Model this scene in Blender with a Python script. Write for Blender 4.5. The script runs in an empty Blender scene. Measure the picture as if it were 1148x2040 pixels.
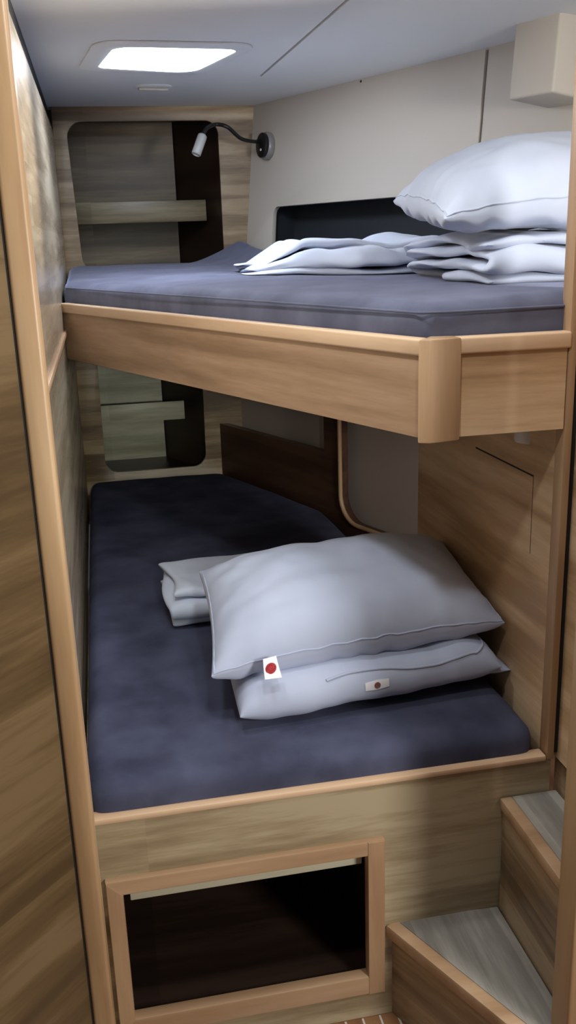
import bpy, bmesh, math, random
from mathutils import Vector, Matrix, noise
random.seed(7)
S = bpy.context.scene
C = S.collection
PI = math.pi

# ------------------------------------------------------------------ materials
def new_mat(name):
    m = bpy.data.materials.new(name); m.use_nodes = True
    nt = m.node_tree
    return m, nt, nt.nodes['Principled BSDF']

def lin(c):
    return tuple(((v / 255.0) / 12.92 if v / 255.0 <= 0.04045 else ((v / 255.0 + 0.055) / 1.055) ** 2.4) for v in c) + (1.0,)

def plain(name, col, rough=0.5, metal=0.0, bump=0.0, bscale=200, spec=0.5):
    m, nt, b = new_mat(name)
    b.inputs['Base Color'].default_value = lin(col)
    b.inputs['Roughness'].default_value = rough
    b.inputs['Metallic'].default_value = metal
    b.inputs['Specular IOR Level'].default_value = spec
    if bump:
        t = nt.nodes.new('ShaderNodeTexCoord'); n = nt.nodes.new('ShaderNodeTexNoise'); bp = nt.nodes.new('ShaderNodeBump')
        n.inputs['Scale'].default_value = bscale; bp.inputs['Strength'].default_value = bump; bp.inputs['Distance'].default_value = 0.002
        nt.links.new(t.outputs['Object'], n.inputs['Vector']); nt.links.new(n.outputs['Fac'], bp.inputs['Height']); nt.links.new(bp.outputs['Normal'], b.inputs['Normal'])
    return m

def wood(name, dark, mid, light, axis='X', rough=0.38, band=1.0, seed=0.0, streak=1.0, stave=1.0):
    """laminate with bands running along one local axis"""
    m, nt, b = new_mat(name)
    N = nt.nodes.new; L = nt.links.new
    tc = N('ShaderNodeTexCoord'); mp = N('ShaderNodeMapping')
    a = 0.55
    sc = {'X': (a, 6, 6), 'Y': (6, a, 6), 'Z': (6, 6, a)}[axis]
    mp.inputs['Scale'].default_value = sc
    mp.inputs['Location'].default_value = (seed, seed * 1.7, seed * 2.3)
    L(tc.outputs['Object'], mp.inputs['Vector'])
    n1 = N('ShaderNodeTexNoise'); n1.inputs['Scale'].default_value = 2.6 * band; n1.inputs['Detail'].default_value = 2.0; n1.inputs['Distortion'].default_value = 0.25
    n2 = N('ShaderNodeTexNoise'); n2.inputs['Scale'].default_value = 9.0; n2.inputs['Detail'].default_value = 6.0; n2.inputs['Roughness'].default_value = 0.65
    n3 = N('ShaderNodeTexNoise'); n3.inputs['Scale'].default_value = 40.0; n3.inputs['Detail'].default_value = 3.0
    for n in (n1, n2, n3): L(mp.outputs['Vector'], n.inputs['Vector'])
    ad = N('ShaderNodeMath'); ad.operation = 'MULTIPLY_ADD'; ad.inputs[1].default_value = 0.45 * streak
    L(n2.outputs['Fac'], ad.inputs[0]); L(n1.outputs['Fac'], ad.inputs[2])
    ad2 = N('ShaderNodeMath'); ad2.operation = 'MULTIPLY_ADD'; ad2.inputs[1].default_value = 0.12
    L(n3.outputs['Fac'], ad2.inputs[0]); L(ad.outputs[0], ad2.inputs[2])
    off = 0.225 * streak + 0.06
    if axis != 'Z' and stave:
        # glued staves: each strip across the grain is a little lighter or darker
        sx = N('ShaderNodeSeparateXYZ'); L(tc.outputs['Object'], sx.inputs[0])
        wob = N('ShaderNodeMath'); wob.operation = 'MULTIPLY_ADD'; wob.inputs[1].default_value = 0.012
        L(n1.outputs['Fac'], wob.inputs[0]); L(sx.outputs['Z' if axis == 'X' else 'X'], wob.inputs[2])
        sn = N('ShaderNodeMath'); sn.operation = 'SNAP'; sn.inputs[1].default_value = 0.052; L(wob.outputs[0], sn.inputs[0])
        al = N('ShaderNodeMath'); al.operation = 'SNAP'; al.inputs[1].default_value = 0.9; L(sx.outputs['X' if axis == 'X' else 'Y'], al.inputs[0])
        cb = N('ShaderNodeCombineXYZ'); L(sn.outputs[0], cb.inputs[0]); L(al.outputs[0], cb.inputs[1]); cb.inputs[2].default_value = seed
        wn = N('ShaderNodeTexWhiteNoise'); L(cb.outputs[0], wn.inputs['Vector'])
        ad3 = N('ShaderNodeMath'); ad3.operation = 'MULTIPLY_ADD'; ad3.inputs[1].default_value = 0.17 * stave
        L(wn.outputs['Value'], ad3.inputs[0]); L(ad2.outputs[0], ad3.inputs[2]); ad2 = ad3
        off += 0.085 * stave
    cr = N('ShaderNodeValToRGB'); e = cr.color_ramp.elements
    e[0].position = 0.33 + off; e[0].color = lin(dark)
    e[1].position = 0.70 + off; e[1].color = lin(light)
    k = cr.color_ramp.elements.new(0.5 + off); k.color = lin(mid)
    L(ad2.outputs[0], cr.inputs['Fac']); L(cr.outputs['Color'], b.inputs['Base Color'])
    b.inputs['Roughness'].default_value = rough
    bp = N('ShaderNodeBump'); bp.inputs['Strength'].default_value = 0.06; bp.inputs['Distance'].default_value = 0.001
    L(n2.outputs['Fac'], bp.inputs['Height']); L(bp.outputs['Normal'], b.inputs['Normal'])
    return m

def fabric(name, c1, c2, scale=9, rough=0.9, sheen=0.3, bump=0.25, bscale=700, sheen_col=None):
    m, nt, b = new_mat(name)
    N = nt.nodes.new; L = nt.links.new
    tc = N('ShaderNodeTexCoord')
    n = N('ShaderNodeTexNoise'); n.inputs['Scale'].default_value = scale; n.inputs['Detail'].default_value = 5.0
    L(tc.outputs['Object'], n.inputs['Vector'])
    cr = N('ShaderNodeValToRGB'); e = cr.color_ramp.elements
    e[0].position = 0.32; e[0].color = lin(c1); e[1].position = 0.68; e[1].color = lin(c2)
    L(n.outputs['Fac'], cr.inputs['Fac']); L(cr.outputs['Color'], b.inputs['Base Color'])
    b.inputs['Roughness'].default_value = rough
    b.inputs['Sheen Weight'].default_value = sheen; b.inputs['Sheen Roughness'].default_value = 0.4
    if sheen_col: b.inputs['Sheen Tint'].default_value = lin(sheen_col)
    b.inputs['Specular IOR Level'].default_value = 0.15
    w = N('ShaderNodeTexNoise'); w.inputs['Scale'].default_value = bscale
    L(tc.outputs['Object'], w.inputs['Vector'])
    bp = N('ShaderNodeBump'); bp.inputs['Strength'].default_value = bump; bp.inputs['Distance'].default_value = 0.0008
    L(w.outputs['Fac'], bp.inputs['Height']); L(bp.outputs['Normal'], b.inputs['Normal'])
    return m

D, MM, LT = (108, 88, 66), (143, 121, 93), (174, 152, 122)
M_woodX = wood('elm_laminate', D, MM, LT, 'X')
M_woodXb = wood('elm_laminate_panel', (104, 84, 62), (140, 118, 90), (170, 148, 118), 'X', seed=3.1, rough=.3)
M_leftwall = wood('pale_gloss_laminate', (152, 136, 114), (172, 156, 134), (190, 176, 154), 'X', seed=7.3, rough=.25)
M_front = wood('front_laminate', (126, 108, 82), (156, 138, 108), (182, 166, 136), 'X', seed=2.9, rough=.35)
M_door = wood('door_laminate', (76, 59, 38), (95, 75, 49), (114, 93, 65), 'X', seed=12.3, rough=.35)
M_woodY = wood('elm_laminate_y', D, MM, LT, 'Y', seed=1.3)
M_fascia = wood('elm_laminate_fascia', (150, 119, 92), (172, 139, 110), (190, 158, 129), 'X', seed=5.2, stave=.4)
M_side = wood('elm_laminate_side', (176, 142, 106), (202, 168, 130), (222, 192, 156), 'X', seed=8.4, band=1.3, stave=.5)
M_solidX = wood('solid_lipping', (164, 130, 98), (180, 147, 114), (194, 162, 130), 'X', streak=.6, stave=0, rough=0.42)
M_solidZ = wood('solid_lipping_upright', (160, 126, 94), (178, 144, 110), (192, 160, 126), 'Z', streak=.6, stave=0, rough=0.42)
M_solidZd = wood('solid_jamb', (158, 124, 88), (178, 144, 106), (194, 162, 124), 'Z', streak=.6, stave=0, rough=0.40)
M_rail = wood('bunk_rail_lipping', (204, 166, 132), (220, 186, 152), (230, 198, 166), 'X', streak=.6, stave=0, rough=0.42)
M_tread = wood('pale_tread', (120, 116, 110), (142, 138, 130), (164, 160, 152), 'Y', seed=2.2, rough=0.35)
M_cab = wood('locker_laminate', (92, 82, 60), (118, 106, 80), (142, 130, 100), 'X', seed=6.6)
M_cab_low = wood('locker_board_lit', (150, 146, 120), (176, 172, 146), (196, 192, 168), 'X', seed=1.6)  # lightened locker laminate: light reaching the lower locker is put into the colour
M_cab_back = wood('locker_board_shaded', (84, 68, 46), (104, 86, 60), (124, 106, 76), 'X', seed=6.1)  # darkened locker laminate: shade inside the upper locker is put into the colour
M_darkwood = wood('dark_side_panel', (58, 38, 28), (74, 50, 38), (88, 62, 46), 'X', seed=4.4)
M_ceiling = plain('ceiling_liner', (226, 228, 230), 0.55, bump=0.05, bscale=30)
M_hull = plain('hull_liner', (204, 196, 185), 0.6, bump=0.04, bscale=60)
M_hulllow = plain('hull_liner_lower', (176, 160, 150), 0.65, bump=0.04, bscale=60)
M_black = plain('black_void', (10, 10, 11), 0.8)
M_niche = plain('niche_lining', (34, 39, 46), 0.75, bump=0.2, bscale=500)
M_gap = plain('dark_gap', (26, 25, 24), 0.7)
M_seam = plain('panel_seam', (70, 68, 66), 0.6)
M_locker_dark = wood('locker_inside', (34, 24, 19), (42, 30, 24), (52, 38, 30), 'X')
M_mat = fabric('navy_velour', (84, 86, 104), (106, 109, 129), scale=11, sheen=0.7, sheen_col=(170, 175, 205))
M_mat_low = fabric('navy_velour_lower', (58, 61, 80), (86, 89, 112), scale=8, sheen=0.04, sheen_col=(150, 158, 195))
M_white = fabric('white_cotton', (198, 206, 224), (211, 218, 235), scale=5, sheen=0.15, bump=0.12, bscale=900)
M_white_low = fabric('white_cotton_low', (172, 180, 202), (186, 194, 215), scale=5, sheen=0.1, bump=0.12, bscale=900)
M_label = plain('satin_label', (240, 240, 244), 0.5)
M_red = fabric('red_print', (196, 60, 66), (214, 92, 96), scale=260, sheen=0, bump=0.0)
M_brown = fabric('brown_print', (150, 100, 90), (180, 130, 120), scale=300, sheen=0, bump=0.0)
M_lampblack = plain('lamp_black', (18, 18, 19), 0.35)
M_lampgrey = plain('lamp_satin_grey', (150, 150, 150), 0.35, metal=0.3)
M_lamphead = plain('lamp_head_grey', (190, 192, 192), 0.4, metal=0.2)
M_dot = plain('lamp_switch', (215, 215, 215), 0.3)
M_whiteplastic = plain('white_plastic', (205, 200, 194), 0.45)
M_holly = plain('holly_strip', (214, 206, 194), 0.4)
M_floor = wood('teak_floor', (112, 74, 48), (134, 92, 62), (150, 108, 74), 'Y', seed=9.1)

def emis(name, col, strength):
    m, nt, b = new_mat(name)
    b.inputs['Base Color'].default_value = lin(col)
    b.inputs['Emission Color'].default_value = lin(col)
    b.inputs['Emission Strength'].default_value = strength
    return m
M_pane = emis('hatch_pane_glow', (230, 241, 255), 24.0)

# ------------------------------------------------------------------ helpers
def link(name, me, mat, parent=None, mw=None):
    o = bpy.data.objects.new(name, me); C.objects.link(o)
    me.materials.append(mat)
    mw = mw or Matrix.Identity(4)
    if parent is not None:
        o.parent = parent
        p = parent; inv = Matrix.Identity(4)
        chain = []
        while p is not None: chain.append(p); p = p.parent
        full = Matrix.Identity(4)
        for q in reversed(chain): full = full @ q.matrix_basis
        o.matrix_basis = full.inverted() @ mw
    else:
        o.matrix_basis = mw
    return o

def thing(name, label, cat, loc, group=None):
    o = bpy.data.objects.new(name, None); C.objects.link(o)
    o.empty_display_size = 0.05
    o.location = loc
    o['label'] = label; o['category'] = cat
    if group: o['group'] = group
    return o
def tag(o, label, cat, group=None):
    o['label'] = label; o['category'] = cat
    if group: o['group'] = group
    return o
def struct(o): o['kind'] = 'structure'; return o

def smooth(me, angle=35):
    for p in me.polygons: p.use_smooth = True
    try: me.set_sharp_from_angle(angle=math.radians(angle))
    except Exception: pass

def frame2(p0, p1, tilt=0.0, z=0.0):
    """local x along p0->p1, z up (tilted back by tilt), y away behind the face"""
    x = Vector((p1[0] - p0[0], p1[1] - p0[1], 0)).normalized()
    y = Vector((-x.y, x.x, 0))
    zz = (Vector((0, 0, 1)) * math.cos(tilt) + y * math.sin(tilt)).normalized()
    yy = zz.cross(x)
    m = Matrix(((x.x, yy.x, zz.x, p0[0]), (x.y, yy.y, zz.y, p0[1]), (x.z, yy.z, zz.z, z), (0, 0, 0, 1)))
    return m

def rounded(pts, radii, seg=7):
    out = []
    n = len(pts)
    for i in range(n):
        r = radii[i] if isinstance(radii, (list, tuple)) else radii
        p = Vector(pts[i]); a = Vector(pts[i - 1]) - p; b = Vector(pts[(i + 1) % n]) - p
        if r <= 0: out.append(tuple(p)); continue
        an = a.normalized(); bn = b.normalized()
        ang = an.angle(bn); t = min(r / math.tan(ang / 2), a.length * .49, b.length * .49); rr = t * math.tan(ang / 2)
        c = p + (an + bn).normalized() * (rr / math.sin(ang / 2))
        s = p + an * t - c; e = p + bn * t - c
        for k in range(seg + 1):
            f = k / seg
            w = s.lerp(e, f); w = w.normalized() * rr
            out.append(tuple(c + w))
    return out

def slab(name, mat, outline, thick, mw, parent=None, holes=(), bevel=0.0, plane='XZ'):
    """2-D outline (with holes) extruded; face lies at local y=0, body behind it (plane XZ) or z up (plane XY)"""
    cu = bpy.data.curves.new('c', 'CURVE'); cu.dimensions = '2D'; cu.fill_mode = 'BOTH'
    for poly in [outline] + list(holes):
        sp = cu.splines.new('POLY'); sp.points.add(len(poly) - 1); sp.use_cyclic_u = True
        for q, (a, b) in zip(sp.points, poly): q.co = (a, b, 0, 1)
    cu.extrude = max(thick / 2 - bevel, 1e-5); cu.bevel_depth = bevel; cu.bevel_resolution = 1 if bevel else 0
    cu.offset = -bevel
    t = bpy.data.objects.new('t', cu); C.objects.link(t)
    dg = bpy.context.evaluated_depsgraph_get(); dg.update()
    me = bpy.data.meshes.new_from_object(t.evaluated_get(dg))
    bpy.data.objects.remove(t); bpy.data.curves.remove(cu)
    for v in me.vertices:
        x, y, z = v.co
        v.co = (x, z + thick / 2, y) if plane == 'XZ' else (x, y, z + thick / 2)
    bm = bmesh.new(); bm.from_mesh(me); bmesh.ops.remove_doubles(bm, verts=bm.verts, dist=1e-6)
    bmesh.ops.recalc_face_normals(bm, faces=bm.faces); bm.to_mesh(me); bm.free()
    me.materials.clear()
    smooth(me, 30)
    return link(name, me, mat, parent, mw)

def box(name, mat, lo, hi, mw=None, parent=None, bevel=0.002, seg=2):
    bm = bmesh.new()
    bmesh.ops.create_cube(bm, size=1)
    lo = Vector(lo); hi = Vector(hi); c = (lo + hi) / 2; d = hi - lo
    for v in bm.verts: v.co = Vector((v.co.x * d.x, v.co.y * d.y, v.co.z * d.z)) + c
    if bevel:
        bmesh.ops.bevel(bm, geom=list(bm.edges), offset=min(bevel, min(d) * .45), segments=seg, affect='EDGES', profile=.5)
    me = bpy.data.meshes.new(name); bm.to_mesh(me); bm.free(); smooth(me, 40)
    return link(name, me, mat, parent, mw)

def rect(a, b, c, d): return [(a, b), (c, b), (c, d), (a, d)]

def tube(name, mat, pts, r, mw=None, parent=None, seg=10, closed=False, radii=None):
    bm = bmesh.new(); rings = []
    pts = [Vector(p) for p in pts]; n = len(pts)
    up = Vector((0, 0, 1)); prev = None
    for i, p in enumerate(pts):
        a = pts[i - 1] if (i > 0 or closed) else p; b = pts[(i + 1) % n] if (i < n - 1 or closed) else p
        t = (b - a).normalized()
        if prev is None:
            s = t.cross(up)
            if s.length < .05: s = t.cross(Vector((1, 0, 0)))
        else:
            s = prev - t * prev.dot(t)
        s.normalize(); prev = s; w = t.cross(s)
        rr = radii[i] if radii else r
        rings.append([bm.verts.new(p + (s * math.cos(2 * PI * k / seg) + w * math.sin(2 * PI * k / seg)) * rr) for k in range(seg)])
    m = n if closed else n - 1
    for i in range(m):
        A, B = rings[i], rings[(i + 1) % n]
        for k in range(seg): bm.faces.new((A[k], A[(k + 1) % seg], B[(k + 1) % seg], B[k]))
    if not closed:
        bm.faces.new(rings[0][::-1]); bm.faces.new(rings[-1])
    bmesh.ops.recalc_face_normals(bm, faces=bm.faces)
    me = bpy.data.meshes.new(name); bm.to_mesh(me); bm.free(); smooth(me, 50)
    return link(name, me, mat, parent, mw)

def lathe(name, mat, prof, mw, parent=None, seg=32, sy=1.0):
    """prof: (radius, height) along local z"""
    bm = bmesh.new(); rings = []
    for r, h in prof:
        rings.append([bm.verts.new((r * math.cos(2 * PI * k / seg), r * sy * math.sin(2 * PI * k / seg), h)) for k in range(seg)])
    for A, B in zip(rings, rings[1:]):
        for k in range(seg): bm.faces.new((A[k], A[(k + 1) % seg], B[(k + 1) % seg], B[k]))
    bm.faces.new(rings[0][::-1]); bm.faces.new(rings[-1])
    bmesh.ops.recalc_face_normals(bm, faces=bm.faces)
    me = bpy.data.meshes.new(name); bm.to_mesh(me); bm.free(); smooth(me, 40)
    return link(name, me, mat, parent, mw)

def catmull(P, n=12):
    P = [Vector(p) for p in P]; Q = [P[0]] + P + [P[-1]]; out = []
    for i in range(1, len(Q) - 2):
        a, b, c, d = Q[i - 1:i + 3]
        for k in range(n):
            t = k / n
            out.append(.5 * ((2 * b) + (c - a) * t + (2 * a - 5 * b + 4 * c - d) * t * t + (3 * b - a - 3 * c + d) * t ** 3))
    out.append(P[-1]); return out

def nz(p, s, seed=0.0):
    return noise.noise(Vector((p[0] * s + seed, p[1] * s + seed * .7, p[2] * s - seed)))

def cushion(name, mat, poly, z0, z1, parent=None, bevel=0.022, voxel=0.013, fn=None, nsm=5):
    """upholstered slab: rounded prism, remeshed, with a height function"""
    bm = bmesh.new()
    lo = [bm.verts.new((x, y, z0)) for x, y in poly]; hi = [bm.verts.new((x, y, z1)) for x, y in poly]
    n = len(poly)
    bm.faces.new(lo[::-1]); bm.faces.new(hi)
    for i in range(n): bm.faces.new((lo[i], lo[(i + 1) % n], hi[(i + 1) % n], hi[i]))
    bmesh.ops.recalc_face_normals(bm, faces=bm.faces)
    bmesh.ops.bevel(bm, geom=list(bm.edges), offset=bevel, segments=4, affect='EDGES', profile=.5)
    me = bpy.data.meshes.new(name); bm.to_mesh(me); bm.free()
    t = bpy.data.objects.new('t', me); C.objects.link(t)
    r = t.modifiers.new('r', 'REMESH'); r.mode = 'VOXEL'; r.voxel_size = voxel
    s = t.modifiers.new('s', 'SMOOTH'); s.iterations = nsm; s.factor = .5
    dg = bpy.context.evaluated_depsgraph_get(); dg.update()
    m2 = bpy.data.meshes.new_from_object(t.evaluated_get(dg))
    bpy.data.objects.remove(t); bpy.data.meshes.remove(me)
    m2.materials.clear()
    for v in m2.vertices:
        f = (v.co.z - z0) / (z1 - z0)
        d = 0.004 * nz(v.co, 5, 3.0) + 0.002 * nz(v.co, 14, 9.0)
        if fn: d += fn(v.co)
        v.co.z += d * max(f, 0)
    smooth(m2, 80)
    m2.name = name
    return link(name, m2, mat, parent)

def pillow(name, mat, bl, br, tr, tl, thick, parent=None, seed=1.0, n=72, pinch=0.03, low=0.35, wr=0.006, power=2.6, sag=None, ex=.55, exl=None):
    bl, br, tr, tl = map(Vector, (bl, br, tr, tl))
    up = ((br - bl).cross(tl - bl)).normalized()
    bm = bmesh.new()
    def pos(u, v, side):
        # bow the sides inward between the corners
        s = (u + 1) / 2; t = (v + 1) / 2
        s2 = s + pinch * (1 - v * v) * 0 - pinch * math.copysign(1, u) * abs(u) ** 3 * (1 - v * v)
        t2 = t - pinch * math.copysign(1, v) * abs(v) ** 3 * (1 - u * u)
        p = bl.lerp(br, s2).lerp(tl.lerp(tr, s2), t2)
        h = ((1 - abs(u) ** power) * (1 - abs(v) ** power)) ** ex
        edge = 1 - h
        if side < 0 and exl: h = h ** (exl / ex)
        q = (u * 1.3, v * 1.0, side * 2.0)
        d = 0.010 * nz(q, 1.6, seed) * h + 0.004 * nz(q, 4.0, seed + 5) * h
        # gathered wrinkles running in from the seams
        w = math.sin(26 * u + 5 * nz((u, v, 0), 2, seed)) * abs(v) ** 6 + math.sin(18 * v + 5 * nz((u, v, 0), 2, seed + 3)) * abs(u) ** 6
        d += wr * w * min(h * 2.2, 1) * edge * (0.5 + nz((u * 2, v * 2, 0), 1.5, seed + 9))
        k = (1 - low) if side > 0 else -low
        d += wr * .55 * (abs(nz((u * 3.1 + v * 1.7, v * 2.3 - u * .8, side), 1.0, seed + 21)) ** .7 - .4) * h
        out = p + up * (thick * h * k + d)
        if sag: out = out + sag(u, v, side, h)
        return out
    g = {}
    for i in range(n + 1):
        for j in range(n + 1):
            u = math.sin((i / n * 2 - 1) * PI / 2); v = math.sin((j / n * 2 - 1) * PI / 2)
            g[i, j, 1] = bm.verts.new(pos(u, v, 1))
            if i in (0, n) or j in (0, n): g[i, j, -1] = g[i, j, 1]
            else: g[i, j, -1] = bm.verts.new(pos(u, v, -1))
    for i in range(n):
        for j in range(n):
            bm.faces.new([g[a, b, 1] for a, b in ((i, j), (i + 1, j), (i + 1, j + 1), (i, j + 1))])
            bm.faces.new([g[a, b, -1] for a, b in ((i, j), (i, j + 1), (i + 1, j + 1), (i + 1, j))])
    bmesh.ops.recalc_face_normals(bm, faces=bm.faces)
    me = bpy.data.meshes.new(name); bm.to_mesh(me); bm.free(); smooth(me, 75)
    return link(name, me, mat, parent), pos

def folded(name, mat, origin, ax, ay, length, depth, layers, t, parent=None, seed=1.0, nl=60, amp=0.006, gap=0.002, ends=0.012, dfun=None, hfun=None):
    """cloth folded back and forth: serpentine ribbon section (in depth/height) drawn along ax with soft noise"""
    ax = Vector(ax).normalized(); ay = Vector(ay).normalized(); az = Vector((0, 0, 1))
    path = []
    pitch = t + gap; R = pitch / 2
    for k in range(layers):
        a, b = (0, depth) if k % 2 == 0 else (depth, 0)
        zc = t / 2 + k * pitch
        for q in range(15):
            path.append((a + (b - a) * q / 14, zc))
        if k < layers - 1:
            sg = 1 if b > a else -1
            for q in range(1, 7):
                an = -PI / 2 + PI * q / 7
                path.append((b + sg * R * math.cos(an) * 1.0, zc + R + R * math.sin(an)))
    m = len(path)
    L, Rr = [], []
    for i, p in enumerate(path):
        a = path[max(i - 1, 0)]; b = path[min(i + 1, m - 1)]
        tx, tz = b[0] - a[0], b[1] - a[1]; l = math.hypot(tx, tz) or 1
        nx, nzv = -tz / l, tx / l
        L.append((p[0] + nx * t / 2 * .97, p[1] + nzv * t / 2 * .97)); Rr.append((p[0] - nx * t / 2 * .97, p[1] - nzv * t / 2 * .97))
    ring = L + Rr[::-1]
    H = layers * pitch
    bm = bmesh.new(); rows = []
    for i in range(nl + 1):
        s = i / nl
        row = []
        for k, (d, z) in enumerate(ring):
            layer = round((z - t / 2) / pitch)
            x = s * length
            # the layer ends are uneven
            e = ends * (nz((layer * 3.1, d * 3, 0), 1.3, seed + 2)) * 2
            if s < .5: x += e * (1 - s * 2) ** 2
            else: x -= e * (s * 2 - 1) ** 2
            # ends round off
            ee = min(s, 1 - s) * nl
            pin = 1.0
            if ee < 3: pin = [0.35, 0.75, 0.93][int(ee)]
            zc = t / 2 + layer * pitch
            z2 = zc + (z - zc) * pin if abs(z - zc) <= t * .55 else z
            d2 = d + 0.010 * nz((x * 3, z * 20, layer), 1.2, seed) + 0.006 * nz((x * 9, z * 30, layer), 1.0, seed + 4)
            fz = z / H
            hh = 1.0 if hfun is None else hfun(s, d / depth)
            dd = 0.0 if dfun is None else dfun(s, fz)
            wob = amp * nz((x * 6, d * 6, layer * .6), 1.0, seed) + amp * .5 * nz((x * 16, d * 12, layer * .8), 1.0, seed + 7)
            wob += amp * .9 * (abs(nz((x * 11 + z * 30, d * 9, layer * .9), 1.0, seed + 13)) - .25)
            p = Vector(origin) + ax * x + ay * (d2 + dd) + az * max(z2 * hh + wob * (0.35 + fz), 0.0005 + 0.0005 * fz)
            row.append(bm.verts.new(p))
        rows.append(row)
    n = len(ring)
    for A, B in zip(rows, rows[1:]):
        for k in range(n): bm.faces.new((A[k], A[(k + 1) % n], B[(k + 1) % n], B[k]))
    nL = len(L)
    for row in (rows[0], rows[-1]):
        for k in range(nL - 1):
            bm.faces.new((row[k], row[k + 1], row[n - 2 - k], row[n - 1 - k]))
    bmesh.ops.recalc_face_normals(bm, faces=bm.faces)
    me = bpy.data.meshes.new(name); bm.to_mesh(me); bm.free()
    t_ = bpy.data.objects.new('t', me); C.objects.link(t_)
    sm = t_.modifiers.new('s', 'SMOOTH'); sm.iterations = 2; sm.factor = .4
    sd = t_.modifiers.new('d', 'SUBSURF'); sd.levels = 1; sd.render_levels = 1
    dg = bpy.context.evaluated_depsgraph_get(); dg.update()
    m2 = bpy.data.meshes.new_from_object(t_.evaluated_get(dg)); bpy.data.objects.remove(t_); bpy.data.meshes.remove(me)
    m2.materials.clear(); smooth(m2, 80); m2.name = name
    return link(name, m2, mat, parent)

# ------------------------------------------------------------------ key coordinates (metres)
XL = -0.103          # left wall
YB = 3.42            # far panel
YF = 1.35            # front of the bunks
ZC = 1.860           # ceiling
I4 = Matrix.Identity(4)
UB = Vector((0.3943, -0.9190, 0)); NB = Vector((0.9190, 0.3943, 0))    # along the hull (towards the door), out through the hull

# ------------------------------------------------------------------ setting
# floor with pale inlaid strips
fl = struct(box('floor', M_floor, (-.9, -1.2, -.03), (1.7, 3.8, 0), bevel=0))
for k in range(-3, 12):
    x = 0.337 + 0.0335 * (k - 4)
    box('inlay_strip', M_holly, (x - .002, 0.2, -.002), (x + .002, YF - .002, .0008), parent=fl, bevel=0)

# ceiling with the hatch cut-out and a long joint
hatch_in = rounded([(0.050, 2.675), (0.088, 2.405), (0.384, 2.430), (0.300, 2.752)], [.03, .05, .03, .06])
seam = [(0.502, 2.845), (0.510, 2.845), (0.545, 1.55), (0.537, 1.55)]
ce = struct(slab('ceiling', M_ceiling, rect(-.16, 0.35, 1.75, 3.80), .02, Matrix.Translation((0, 0, ZC)), holes=[hatch_in, seam], plane='XY'))
box('seam_backing', M_gap, (.48, 1.53, ZC + .012), (.56, 2.86, ZC + .019), parent=ce, bevel=0)

# left wall with its dark recess below the ceiling and a pale rub rail
mwL = frame2((XL, 0), (XL, 1))
lw = struct(slab('wall_left', M_leftwall, rect(1.13, 0, 3.46, ZC - .078), .02, mwL))
struct(slab('trim_1', M_gap, rect(1.13, ZC - .080, 3.46, ZC), .012, Matrix.Translation((-.012, 0, 0)) @ mwL))
rr = box('trim_2', M_solidX, (1.36, -.008, 1.176), (2.715, .001, 1.190), mw=mwL, bevel=.003); struct(rr)

# far panel with two openings
mwB = frame2((0, YB), (1, YB))
up_open = rounded([(-.044, 1.325), (.455, 1.325), (.4545, 1.813), (-.060, 1.813)], [.05, .05, .045, .05])
lo_open = rounded([(-.030, .594), (.347, .594), (.352, 1.06), (-.026, 1.06)], .05)
struct(slab('wall_back', M_woodX, rect(XL, .40, .78, ZC), .016, mwB, holes=[up_open, lo_open], bevel=.0015))

# tilted hull side above the bunk (recess and panel joint are cut through it)
TILT = math.atan(0.09)
ZH = 1.22
p0 = NB * (1.885 - 0.09 * (ZC - ZH)) + UB * (-3.0)
p1 = p0 + UB
mwH = frame2(p0, p1, TILT, ZH)
ct = math.cos(TILT)
def hu(u): return u + 3.0          # u is distance along UB (negative = far)
def hz(z): return (z - ZH) / ct
niche = rounded([(hu(-2.768), hz(1.338)), (hu(-1.45), hz(1.338)), (hu(-1.45), hz(1.519)), (hu(-2.768), hz(1.519))], .028)
joint = [(hu(-1.822), hz(1.545)), (hu(-1.812), hz(1.545)), (hu(-1.812), hz(1.856)), (hu(-1.822), hz(1.856))]
hw = struct(slab('wall_right', M_hull, rect(hu(-3.15), 0, hu(.2), hz(ZC) + .01), .016, mwH, holes=[niche, joint], bevel=.0015))
box('joint_backing', M_seam, (hu(-1.85), .010, hz(1.24)), (hu(-1.78), .0155, hz(1.857)), mw=mwH, parent=hw, bevel=0)
nb = bmesh.new()
def open_box(name, mat, x0, x1, z0, z1, y0, y1, mw, parent):
    """five-sided box open towards y0"""
    bm = bmesh.new()
    v = [bm.verts.new(c) for c in ((x0, y0, z0), (x1, y0, z0), (x1, y0, z1), (x0, y0, z1), (x0, y1, z0), (x1, y1, z0), (x1, y1, z1), (x0, y1, z1))]
    for f in ((4, 5, 6, 7), (0, 1, 5, 4), (3, 2, 6, 7), (0, 3, 7, 4), (1, 2, 6, 5)): bm.faces.new([v[i] for i in f])
    me = bpy.data.meshes.new(name); bm.to_mesh(me); bm.free()
    return link(name, me, mat, parent, mw)
open_box('recess_lining', M_niche, hu(-2.78), hu(-1.44), hz(1.33), hz(1.53), .016, .10, mwH, hw)

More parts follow.
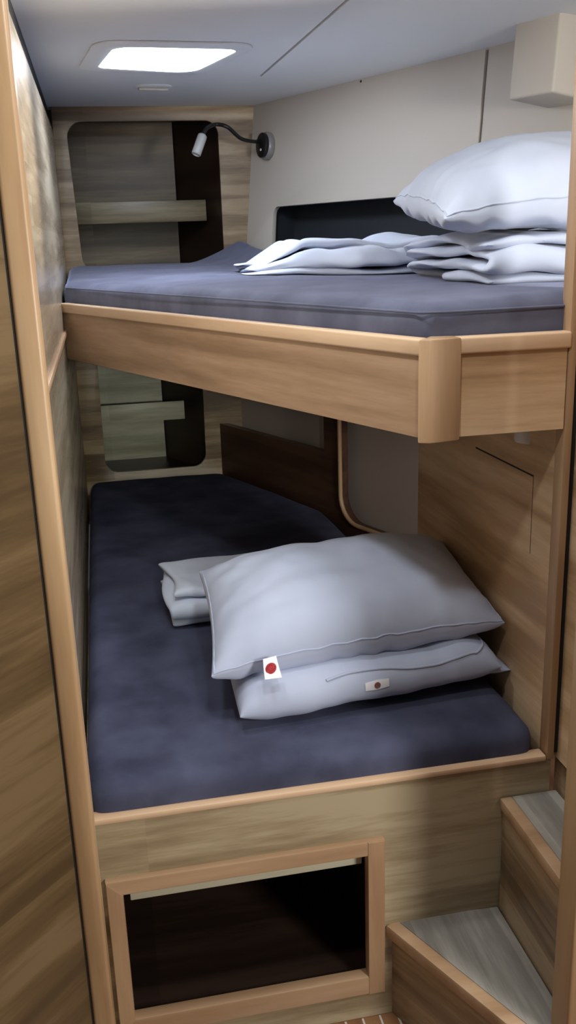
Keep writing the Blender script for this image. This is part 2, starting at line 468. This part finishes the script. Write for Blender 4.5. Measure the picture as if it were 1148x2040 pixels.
# hull side below the bunk: grey liner and brown side panel with a rounded opening
dL = 1.80
q0 = NB * dL + UB * (-3.0)
mwG = frame2(q0, q0 + UB)
struct(slab('wall_hull_lower', M_hulllow, rect(-.2, .3, 2.9, 1.112), .015, mwG))
dS = 1.722
s0 = NB * dS + UB * (-3.0)
mwS = frame2(s0, s0 + UB)
def su_from_ray(r):            # X = r*Y on the side-panel plane
    y = dS / (0.919 * r + 0.3943); return UB.dot(Vector((r * y, y, 0))) + 3.0
uA = -.05; uB1 = su_from_ray(.2365); uB2 = su_from_ray(.2555)
side_outline = [(uA, .35), (2.0, .35), (2.0, .52), ]
po = [(uA, .35), (1.7, .35), (1.7, .545)]
arc = []
cr = .085
cxx, czz = uB2 + cr, .545 + cr
for k in range(9):
    a = -PI / 2 - (PI / 2) * k / 8
    arc.append((cxx + cr * math.cos(a), czz + cr * math.sin(a)))
po += arc + [(uB2, 1.10), (uB1, 1.10), (uB1, .752), (uA, .752)]
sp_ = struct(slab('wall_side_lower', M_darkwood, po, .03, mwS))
tube('edge_banding', M_solidZ, [(1.7, -.002, .545)] + [(a, -.002, b) for a, b in arc] + [(uB2, -.002, 1.10)], .007, mw=mwS, parent=sp_)

# bulkhead on the right of the lower bunk, with the upright post edge
b0 = (0.703, 2.013); b1 = (0.720, 1.362)
mwK = frame2(b0, b1)
lenK = (Vector(b1) - Vector(b0)).length
bk = struct(slab('wall_bulkhead', M_side, rect(0, .30, lenK, 1.105), .014, mwK))
def bk_ray(r):
    # point on bulkhead with X=r*Y -> distance along local x
    y = 0.755 / (r + 0.0261); x = r * y
    return (Vector((x, y)) - Vector(b0)).length
box('groove', M_gap, (bk_ray(.42), -.0006, 1.0015), (bk_ray(.495), .002, 1.0045), mw=mwK, parent=bk, bevel=0)
box('groove', M_darkwood, (bk_ray(.495) - .001, -.0004, .86), (bk_ray(.495) + .0005, .002, 1.003), mw=mwK, parent=bk, bevel=0)
post = box('trim_3', M_solidZ, (.7185, YF - .002, .50), (.7325, YF + .03, ZC - .002), bevel=.003); struct(post)

# wall beside the steps
mwR = frame2((.742, YF + .02), (.742, .95))
rw = struct(slab('wall_step_side', M_side, rect(0, .497, .42, ZC - .002), .02, mwR))
box('skirting', M_woodX, (0, .004, .20), (.42, .018, .494), mw=mwR, parent=rw, bevel=.001)
box('edge_gap', M_gap, (.7335, YF + .004, .51), (.7412, YF + .02, ZC - .01), parent=rw, bevel=0)

# door on the left: framed leaf opened back; jamb on the right
jl = struct(box('trim_4', M_solidZd, (-.0955, 1.085, 0), (-.0672, 1.125, ZC - .002), bevel=.005, seg=3))
box('groove', M_gap, (-.0995, 1.088, 0), (-.0957, 1.10, ZC - .003), parent=jl, bevel=0)
hd = Vector((.672, .741, 0)); de = Vector((-.0975, 1.088, 0))
dw = .62
dst = de - hd * dw
mwD = frame2(dst, de)
dr = struct(slab('door_1', M_door, rect(0, .02, dw, ZC - .03), .03, mwD))
struct(box('trim_5', M_solidZd, (.608, 1.03, 0), (.70, 1.085, ZC - .002), bevel=.006, seg=3))

# ------------------------------------------------------------------ lockers behind the far panel
def locker(mback, mshelf, name, label, z0, z1, xl, xr, back_x, shelf_z0, shelf_z1, shelf_end, zb0):
    t = thing(name, label, 'locker', ((xl + xr) / 2, YB + .15, z0), None)
    yk = 3.723
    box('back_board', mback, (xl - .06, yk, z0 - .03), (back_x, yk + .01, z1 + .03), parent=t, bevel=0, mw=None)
    # slanting hull side of the locker
    mw = frame2((back_x + .001, yk + .008), (xr + .012, YB + .018))
    ln = (Vector((xr + .012, YB + .018)) - Vector((back_x + .001, yk + .008))).length
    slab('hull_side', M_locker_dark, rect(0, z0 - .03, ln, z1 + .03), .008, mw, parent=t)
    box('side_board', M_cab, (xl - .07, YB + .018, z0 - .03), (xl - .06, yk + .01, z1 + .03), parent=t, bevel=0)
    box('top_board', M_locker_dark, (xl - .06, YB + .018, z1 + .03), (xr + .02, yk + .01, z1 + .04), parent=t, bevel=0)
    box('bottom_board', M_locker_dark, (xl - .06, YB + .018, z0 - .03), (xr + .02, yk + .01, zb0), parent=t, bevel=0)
    s = slab('shelf', mshelf, [(xl - .058, 3.521), (shelf_end, 3.521), (back_x - .003, 3.719), (xl - .058, 3.719)], .012, Matrix.Translation((0, 0, shelf_z0 + .01)), parent=t, plane='XY')
    box('fiddle_rail', mshelf, (xl - .058, 3.509, shelf_z0), (shelf_end, 3.5208, shelf_z1), parent=s, bevel=.001)
    return t
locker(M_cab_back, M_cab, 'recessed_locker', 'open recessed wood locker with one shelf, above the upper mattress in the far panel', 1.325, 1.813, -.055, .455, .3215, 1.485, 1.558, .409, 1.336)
locker(M_cab_low, M_cab_low, 'recessed_locker', 'open recessed locker with one shelf, in shadow below the upper bunk', .594, 1.06, -.028, .350, .2145, .763, .833, .284, .573)

# ------------------------------------------------------------------ upper bunk
A = (XL + .001, 2.698); Bc = (.478, 1.345); Cc = (.531, YF); Dd = (.7165, YF)
ub = thing('upper_bunk', 'upper berth with wood fascia, pale top rail and angled corner post', 'bunk', (.478, 1.345, 1.10))
mwF = frame2(A, Bc); lF = (Vector(Bc) - Vector(A)).length
slab('front_fascia', M_fascia, rect(.0, 1.108, lF, 1.245), .016, mwF, parent=ub)
box('top_rail', M_rail, (.0, -.007, 1.236), (lF - .002, .018, 1.262), mw=mwF, parent=ub, bevel=.004, seg=3)
mwE = frame2(Cc, Dd); lE = Dd[0] - Cc[0]
slab('side_fascia', M_side, rect(0, 1.106, lE, 1.245), .016, mwE, parent=ub)
box('side_rail', M_rail, (-.002, -.007, 1.236), (lE + .004, .018, 1.262), mw=mwE, parent=ub, bevel=.004, seg=3)
# angled post: prism following the two fascias
ou = Vector(Bc) - (Vector(Bc) - Vector(A)).normalized() * .004
pf = [(Bc[0] - .0105, Bc[1] - .004), (Bc[0] + .006, Bc[1] - .013), (Cc[0] - .012, Cc[1] - .0125), (Cc[0] + .004, Cc[1] - .010), (Cc[0] + .004, Cc[1] + .02), (Bc[0] + .02, Bc[1] + .035)]
slab('corner_post', M_solidZ, pf, .160, Matrix.Translation((0, 0, 1.102)), parent=ub, plane='XY', bevel=.003)
plat = [(XL + .003, 2.74), (.495, 1.37), (.535, 1.368), (1.15, 1.368), (1.15, 1.50), (.60, 2.95), (.40, YB - .004), (XL + .003, YB - .004)]
plat = [(XL + .003, 2.745), (.497, 1.372), (1.17, 1.372), (.575, 3.05), (.42, YB - .004), (XL + .003, YB - .004)]
slab('bunk_board', M_woodX, plat, .018, Matrix.Translation((0, 0, 1.118)), parent=ub, plane='XY')
# small round fitting under the side fascia
ft = lathe('round_fitting', M_whiteplastic, [(.024, 0), (.026, .004), (.026, .038), (.024, .041)], Matrix.Translation((.726, 1.49, 1.056)), seg=28)
tag(ft, 'small white round fitting under the right end of the upper berth', 'fitting')

# upper mattress
mp_ = [(XL + .006, 2.755), (.487, 1.381), (.527, 1.372), (1.30, 1.372), (1.06, 2.02), (.5, 3.405), (XL + .006, 3.405)]
mp_ = [(XL + .006, 2.755), (.487, 1.381), (.527, 1.372), (1.36, 1.372), (.555, 3.27), (.52, 3.405), (XL + .006, 3.405)]
def hump(p):
    d = 0.0
    # curls up against the sloping hull in the far corner
    q = NB.dot(p) - 1.62; y = (p.y - 2.75) / .6
    if q > 0: d += 0.085 * min(q / .20, 1) ** 1.6 * max(0, min(1, y)) * 1.0
    if p.y > 2.9: d += 0.02 * (p.y - 2.9) / .5
    e = (NB.dot(p) - .97)
    d += 0.012 * max(0, min(1, e / .25))
    return d
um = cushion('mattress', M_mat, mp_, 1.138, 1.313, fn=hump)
tag(um, 'grey-blue velour mattress on the upper berth', 'mattress')
pip = [(XL + .014, 2.748, 1.300), (.10, 2.262, 1.301), (.29, 1.825, 1.300), (.484, 1.380, 1.298), (.527, 1.371, 1.298), (.80, 1.371, 1.300)]
tube('piping', M_mat, catmull(pip[:4], 10) + catmull(pip[4:], 6), .0022, parent=um, seg=8)

# ------------------------------------------------------------------ lower bunk
lb = thing('lower_bunk', 'lower berth with wood front, pale lip and a framed open locker', 'bunk', (.31, YF, 0))
mwf = frame2((0, YF), (1, YF))
op = rect(-.052, .092, .385, .368)
slab('front_panel', M_front, rect(XL + .002, .001, .727, .500), .016, mwf, parent=lb, holes=[op])
box('front_lip', M_rail, (XL + .002, YF - .004, .4995), (.7165, YF + .024, .5105), parent=lb, bevel=.003)
fr = slab('locker_frame', M_solidX, rect(-.074, .064, .412, .3935), .024, Matrix.Translation((0, -.012, 0)) @ mwf, parent=lb, holes=[rect(-.047, .104, .3805, .364)], bevel=.003)
# frame uprights read as separate strips
slab('frame_upright', M_solidZ, [(-.0735, .0645), (-.0465, .1035), (-.0465, .3645), (-.0735, .393)], .0245, Matrix.Translation((0, -.0135, 0)) @ mwf, parent=fr, bevel=.002)
slab('frame_upright', M_solidZ, rect(.3806, .0645, .4115, .393), .0245, Matrix.Translation((0, -.0135, 0)) @ mwf, parent=fr, bevel=.002)
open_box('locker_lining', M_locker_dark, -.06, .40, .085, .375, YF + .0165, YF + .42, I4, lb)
box('inner_lip', M_cab_low, (-.036, YF + .018, .328), (.378, YF + .034, .374), parent=lb, bevel=.002)
slab('bunk_board', M_woodX, [(XL + .004, YF + .026), (.712, YF + .026), (.692, 2.0), (.43, 3.38), (XL + .004, 3.40)], .018, Matrix.Translation((0, 0, .455)), parent=lb, plane='XY')

lp = [(XL + .012, 1.362), (.706, 1.362), (.690, 1.98), (.655, 2.80), (.405, 3.405), (XL + .012, 3.405)]
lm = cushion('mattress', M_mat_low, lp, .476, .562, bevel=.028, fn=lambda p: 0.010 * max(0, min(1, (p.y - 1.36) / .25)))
tag(lm, 'dark navy velour mattress on the lower berth', 'mattress')

# ------------------------------------------------------------------ steps beside the bunk
zt1, zt2 = .203, .437
s1 = thing('step', 'lower corner step with pale tread and diagonal wooden nosing', 'step', (.56, 1.2, 0))
n0 = Vector((.417, YF - .003)); n1 = Vector((.560, 1.045))
dv = (n1 - n0).normalized(); nv = Vector((-dv.y, dv.x))
w1 = .026
slab('tread', M_tread, [tuple(n0 + nv * w1), (.6335, YF - .003), (.6335, 1.03), tuple(n1 + nv * w1)], .018, Matrix.Translation((0, 0, zt1 - .019)), parent=s1, plane='XY')
slab('nosing', M_solidX, [tuple(n0), tuple(n0 + nv * (w1 - .0005)), tuple(n1 + nv * (w1 - .0005)), tuple(n1)], .026, Matrix.Translation((0, 0, zt1 - .0255)), parent=s1, plane='XY', bevel=.003)
r0 = n0 + nv * .012; r1 = n1 + nv * .012
slab('riser', M_woodX, rect(0, .001, (r1 - r0).length, zt1 - .026), .014, frame2(tuple(r0), tuple(r1)), parent=s1)
s2 = thing('step', 'upper step with pale tread beside the lower berth front', 'step', (.69, 1.2, 0))
slab('tread', M_tread, rect(.6535, 1.03, .7385, YF - .003), .018, Matrix.Translation((0, 0, zt2 - .019)), parent=s2, plane='XY')
box('nosing', M_solidX, (.6300, 1.03, zt2 - .022), (.6533, YF - .003, zt2 + .0005), parent=s2, bevel=.003)
slab('riser', M_woodXb, rect(0, .001, .32, zt2 - .023), .014, frame2((.637, YF - .003), (.637, 1.03)), parent=s2)

# ------------------------------------------------------------------ ceiling fittings
ha = thing('ceiling_hatch', 'bright glowing white hatch window in the ceiling', 'hatch', (.21, 2.65, ZC))
outer = rounded([(-.004, 2.71), (0.040, 2.345), (0.428, 2.365), (0.340, 2.81)], [.06, .07, .06, .07], 9)
inner3 = rounded([(0.048, 2.676), (0.087, 2.404), (0.386, 2.429), (0.302, 2.754)], [.03, .05, .03, .06])
inner2 = rounded([(0.052, 2.673), (0.090, 2.407), (0.382, 2.432), (0.299, 2.750)], [.03, .05, .03, .06])
slab('flange', M_ceiling, outer, .005, Matrix.Translation((0, 0, ZC - .005)), parent=ha, holes=[inner3], plane='XY', bevel=.0025)
slab('pane', M_pane, inner2, .020, Matrix.Translation((0, 0, ZC - .003)), parent=ha, plane='XY')
la = thing('flush_latch', 'faint oval flush latch on the ceiling behind the bright hatch', 'latch', (.212, 3.005, ZC))
mwl = Matrix.Translation((.212, 3.005, ZC - .004)) @ Matrix.Rotation(math.radians(8), 4, 'Z')
slab('plate', M_ceiling, rounded(rect(-.055, -.045, .055, .045), .04), .004, mwl, parent=la, plane='XY', bevel=.001)
box('finger_bar', M_hull, (-.045, -.008, -.008), (.045, .008, 0), mw=mwl, parent=la, bevel=.003)

# boxed housing where the hull meets the ceiling
hoff = .14
mwBx = mwH @ Matrix.Translation((0, -hoff, 0))
hb = box('overhead_housing', M_hull, (hu(-1.598), -hoff, hz(1.69)), (hu(-1.470), -.001, hz(ZC) - .004), mw=mwH, bevel=.006, seg=3)
tag(hb, 'white boxed housing high on the hull wall under the ceiling', 'housing')
sc = lathe('screw_cap', M_seam, [(.003, 0), (.004, .002), (.002, .003)], mwH @ Matrix.Translation((hu(-2.321), 0, hz(1.853))) @ Matrix.Rotation(PI / 2, 4, 'X'), seg=12)
tag(sc, 'tiny dark screw cap on the hull wall just below the ceiling', 'screw cap')

# ------------------------------------------------------------------ reading lamp
lbs = Vector((.61, 3.32, 1.717))
rl = thing('reading_lamp', 'black gooseneck reading lamp with grey head on the hull wall', 'lamp', lbs)
mwLmp = mwH @ Matrix.Translation((hu(-2.803), 0, hz(1.717))) @ Matrix.Rotation(PI / 2, 4, 'X')
lathe('mount_ring', M_lampgrey, [(.034, 0), (.036, .004), (.036, .020), (.033, .024)], mwLmp, parent=rl, sy=1.22)
bd = lathe('base_disc', M_lampblack, [(.032, .0242), (.033, .027), (.033, .034), (.028, .038), (.002, .039)], mwLmp, parent=rl, sy=1.22)
lathe('switch', M_dot, [(.004, .0385), (.004, .041), (.002, .0415)], mwLmp @ Matrix.Translation((.006, -.016, 0)), parent=bd, seg=16)
bp0 = (mwLmp @ Matrix.Translation((0, .012, .036))).translation
neck = catmull([bp0, bp0 + Vector((-.035, -.03, -.003)), (.505, 3.25, 1.738), (.460, 3.22, 1.769), (.425, 3.235, 1.779), (.392, 3.21, 1.766), (.378, 3.203, 1.748)], 12)
tube('gooseneck', M_lampblack, neck, .0062, parent=rl, seg=12)
hA = Vector((.3745, 3.20, 1.742)); hB = Vector((.3475, 3.185, 1.683))
zq = (hB - hA).normalized().to_track_quat('Z', 'Y').to_matrix().to_4x4()
hd_ = lathe('lamp_head', M_lamphead, [(.010, -.004), (.0145, 0), (.0155, .006), (.0155, .064), (.0135, .066), (.0125, .058), (.002, .058)], Matrix.Translation(hA) @ zq, parent=rl, seg=28)

# ------------------------------------------------------------------ bedding, lower berth
bl = folded('folded_blanket', M_white, (.098, 1.945, .573), (1, .02, 0), (-.02, 1, 0), .36, .235, 4, .0195, seed=4.0, amp=.009, ends=.018)
tag(bl, 'folded white blanket with layered end showing, left behind the pillow on the navy mattress', 'blanket')

fd = thing('folded_duvet', 'flat folded white duvet directly under the pillow on the lower berth', 'duvet', (.45, 1.65, .573))
def sag2(u, v, s, h): return Vector((0, 0, -.010 * (1 - (u + .2) ** 2) * (1 - h)))
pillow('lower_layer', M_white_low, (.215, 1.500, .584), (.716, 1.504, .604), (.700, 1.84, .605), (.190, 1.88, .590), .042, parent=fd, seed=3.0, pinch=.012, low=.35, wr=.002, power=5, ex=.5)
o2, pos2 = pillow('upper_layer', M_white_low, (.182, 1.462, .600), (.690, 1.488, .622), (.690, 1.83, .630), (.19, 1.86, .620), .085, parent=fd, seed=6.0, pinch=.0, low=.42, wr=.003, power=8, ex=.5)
# turned hem running round the front right corner of the top layer
hem = []
for k in range(40):
    s = k / 39
    if s < .72: u, v = -.35 + 1.14 * s / .72, -.93 + .03 * math.sin(s * 9)
    else:
        a = (s - .72) / .28 * PI / 2; u, v = .79 + .13 * math.sin(a), -.93 + .30 * (1 - math.cos(a))
    hem.append(pos2(u, v, 1) + Vector((0, -.0005, .0005)))
tube('hem', M_white_low, hem, .0028, parent=o2, seg=8)
# sewn label draped on the front of the top layer
def patch(name, mat, P, parent, thick=.0008, nu=8, nv=6):
    bm = bmesh.new(); g = [[bm.verts.new(P(i / nu, j / nv)) for j in range(nv + 1)] for i in range(nu + 1)]
    for i in range(nu):
        for j in range(nv): bm.faces.new((g[i][j], g[i + 1][j], g[i + 1][j + 1], g[i][j + 1]))
    bmesh.ops.recalc_face_normals(bm, faces=bm.faces)
    bmesh.ops.solidify(bm, geom=list(bm.faces), thickness=thick)
    me = bpy.data.meshes.new(name); bm.to_mesh(me); bm.free(); smooth(me, 60)
    return link(name, me, mat, parent)
def disc_patch(name, mat, c, ex, ey, r, parent, thick=.0006):
    bm = bmesh.new()
    vs = [bm.verts.new(c + ex * r * math.cos(2 * PI * k / 28) + ey * r * math.sin(2 * PI * k / 28)) for k in range(28)]
    bm.faces.new(vs); bmesh.ops.solidify(bm, geom=list(bm.faces), thickness=thick)
    me = bpy.data.meshes.new(name); bm.to_mesh(me); bm.free()
    return link(name, me, mat, parent)

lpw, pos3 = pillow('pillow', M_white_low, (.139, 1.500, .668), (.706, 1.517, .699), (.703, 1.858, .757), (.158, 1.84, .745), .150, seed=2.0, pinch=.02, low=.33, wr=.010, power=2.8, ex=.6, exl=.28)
def seam_of(pos, parent, edges, m=M_white, r=.0016):
    pts = []
    for (u0, v0), (u1, v1) in edges:
        for k in range(40):
            t = k / 40; u = u0 + (u1 - u0) * t; v = v0 + (v1 - v0) * t
            pts.append(pos(u, v, 1) + Vector((0, -.0006 * (1 + math.sin(k * 2.3)), .0006 * math.sin(k * 1.7))))
    return tube('seam', m, pts, r, parent=parent, seg=6)
seam_of(pos3, lpw, [((-.985, .9), (-.985, -.985)), ((-.985, -.985), (.985, -.985)), ((.985, -.985), (.985, .9))], M_white_low)
tag(lpw, 'white pillow with red-dot label, on the folded duvet on the lower berth', 'pillow')

# label of the pillow: hangs from the front seam
a0 = Vector((.156 * 1.478, 1.478, 1.415 - .489 * 1.478)); a1 = Vector((.173 * 1.482, 1.482, 1.415 - .487 * 1.482))
a2 = Vector((.157 * 1.455, 1.455, 1.415 - .511 * 1.455)); a3 = Vector((.178 * 1.459, 1.459, 1.415 - .511 * 1.459))
a0 += (a0 - a2) * .25; a1 += (a1 - a3) * .25
lab = patch('care_label', M_label, lambda s, t: a0.lerp(a1, s).lerp(a2.lerp(a3, s), t) + Vector((0, .003 * math.sin(t * PI), 0)), lpw)
lex = (a1 - a0).normalized(); ley = (a2 - a0).normalized(); nrm = ley.cross(lex).normalized()
if nrm.y > 0: nrm = -nrm
cc = a0.lerp(a1, .46).lerp(a2.lerp(a3, .46), .56)
disc_patch('red_dot', M_red, cc + nrm * .0016 + Vector((0, .003, 0)), lex, ley, .0105, lab)

# sewn label on the top layer of the duvet, following its surface
from mathutils.bvhtree import BVHTree
bvh = BVHTree.FromPolygons([o2.matrix_basis @ Vector((0, 0, 0)) + v.co + fd.location - o2.matrix_basis.translation * 1.0 - fd.location for v in o2.data.vertices], [list(p.vertices) for p in o2.data.polygons])
def onduvet(x, z):
    h = bvh.ray_cast(Vector((x, 1.0, z + .25)), Vector((0, .87, -.5)).normalized())
    return h[0] + Vector((0, -.001, .0008)) if h[0] is not None else Vector((x, 1.47, z))
zl = .655
P = lambda s_, t: onduvet(.417 + .046 * s_, zl + .004 * s_ - .020 * t + .008 * abs(s_ - .5) * (t - .5))
l2 = patch('care_label', M_label, P, o2, nu=10, nv=4)
c0 = P(.5, .55); e1 = (P(.7, .55) - P(.3, .55)).normalized(); e2 = (P(.5, .9) - P(.5, .2)).normalized()
n_ = e1.cross(e2).normalized(); n_ = n_ if n_.y < 0 else -n_
disc_patch('printed_dot', M_brown, c0 + n_ * .0018, e1, e2, .006, l2)

# ------------------------------------------------------------------ bedding, upper berth
fs = folded('folded_duvet', M_white, (.672, 1.572, 1.322), (1, -.01, 0), (.01, 1, 0), .42, .45, 4, .0195, seed=11.0, amp=.016, ends=.05, gap=.003)
tag(fs, 'thick folded white duvet stacked under the big pillow on the upper berth', 'duvet')
def hf(s, d):
    a = min(1, .22 + s * 3.6)
    return a * (1.0 - .25 * max(0, d - .6))
fc = folded('folded_duvet', M_white, (.395, 2.135, 1.326), (1, -.04, 0), (.04, 1, 0), .46, .40, 4, .0185, seed=17.0, amp=.018, ends=.05, gap=.003, hfun=hf, dfun=lambda s, f: .30 * (1 - min(1, s * 2.2)) ** 1.3 + .05 * f)
tag(fc, 'crumpled folded white duvet lying left of the stacked one on the upper berth', 'duvet')
def sag3(u, v, s, h): return Vector((0, 0, 0))
upw, pos4 = pillow('pillow', M_white, (.592, 1.570, 1.438), (1.16, 1.560, 1.470), (1.10, 1.985, 1.50), (.632, 1.985, 1.484), .165, seed=8.0, pinch=.015, low=.28, wr=.012, power=2.6, ex=.55, exl=.32)
seam_of(pos4, upw, [((-.985, .95), (-.985, -.985)), ((-.985, -.985), (.985, -.985))])
tag(upw, 'plump white pillow on top of the folded duvet on the upper berth', 'pillow')

# ------------------------------------------------------------------ light
def area(name, loc, target, size, power, col, shape='DISK', spread=PI):
    l = bpy.data.lights.new(name, 'AREA'); l.shape = shape; l.size = size; l.energy = power; l.color = col; l.spread = spread
    o = bpy.data.objects.new(name, l); C.objects.link(o); o.location = loc
    o.rotation_euler = (Vector(target) - Vector(loc)).to_track_quat('-Z', 'Y').to_euler()
    return o
def spot(name, loc, target, power, col, angle, blend, radius):
    l = bpy.data.lights.new(name, 'SPOT'); l.energy = power; l.color = col; l.spot_size = math.radians(angle); l.spot_blend = blend; l.shadow_soft_size = radius
    o = bpy.data.objects.new(name, l); C.objects.link(o); o.location = loc
    o.rotation_euler = (Vector(target) - Vector(loc)).to_track_quat('-Z', 'Y').to_euler()
    return o
def point(name, loc, power, col, radius):
    l = bpy.data.lights.new(name, 'POINT'); l.energy = power; l.color = col; l.shadow_soft_size = radius
    o = bpy.data.objects.new(name, l); C.objects.link(o); o.location = loc
    return o
area('doorway_downlight', (.24, .86, ZC - .012), (.24, .861, 0), .10, 3.0, (.93, .97, 1.0))
area('blanket_fill', (-.02, 1.46, ZC - .012), (-.02, 1.461, 0), .10, 2.5, (.93, .97, 1.0))  # unseen ceiling light added to brighten the folded blanket
area('bunk_downlight', (.47, 1.29, ZC - .012), (.47, 1.291, 0), .10, 1.7, (.90, .97, 1.0))
area('corridor_light', (1.25, -.30, 1.45), (-.05, 1.7, 1.0), .40, 26.0, (1.0, .98, .94))
area('locker_fill', (.25, -.20, 1.35), (.11, 3.6, .72), .12, .36, (.96, 1.0, .90), spread=math.radians(26))  # added narrow beam that brightens the lower locker, no real lamp there
spot('berth_spot', (1.14, 1.96, 1.70), (-.10, 1.86, 1.67), 100.0, (1.0, .95, .86), 32, .9, .04)
w = bpy.data.worlds.new('w'); S.world = w; w.use_nodes = True
w.node_tree.nodes['Background'].inputs['Color'].default_value = (.95, .97, 1.0, 1)
w.node_tree.nodes['Background'].inputs['Strength'].default_value = .08

# ------------------------------------------------------------------ camera
cam = bpy.data.cameras.new('camera'); co = bpy.data.objects.new('camera', cam); C.objects.link(co)
f, p, r, y = 1836.8, math.radians(16.535), math.radians(1.884), math.radians(10.885)
cam.sensor_fit = 'VERTICAL'; cam.sensor_height = 36.0; cam.lens = 36.0 * f / 2040
cam.clip_start = .02
fw = Vector((math.sin(y) * math.cos(p), math.cos(y) * math.cos(p), -math.sin(p)))
rt = Vector((math.cos(y), -math.sin(y), 0)); dn = fw.cross(rt)
x = rt * math.cos(r) + dn * math.sin(r); yy = -rt * math.sin(r) + dn * math.cos(r)
m = Matrix((x, -yy, -fw)).transposed().to_4x4(); m.translation = (0, 0, 1.415)
co.matrix_world = m
S.camera = co
S.view_settings.view_transform = 'Standard'; S.view_settings.look = 'None'
S.view_settings.gamma = 1.0; S.view_settings.use_curve_mapping = False
S.view_settings.exposure = 0.2
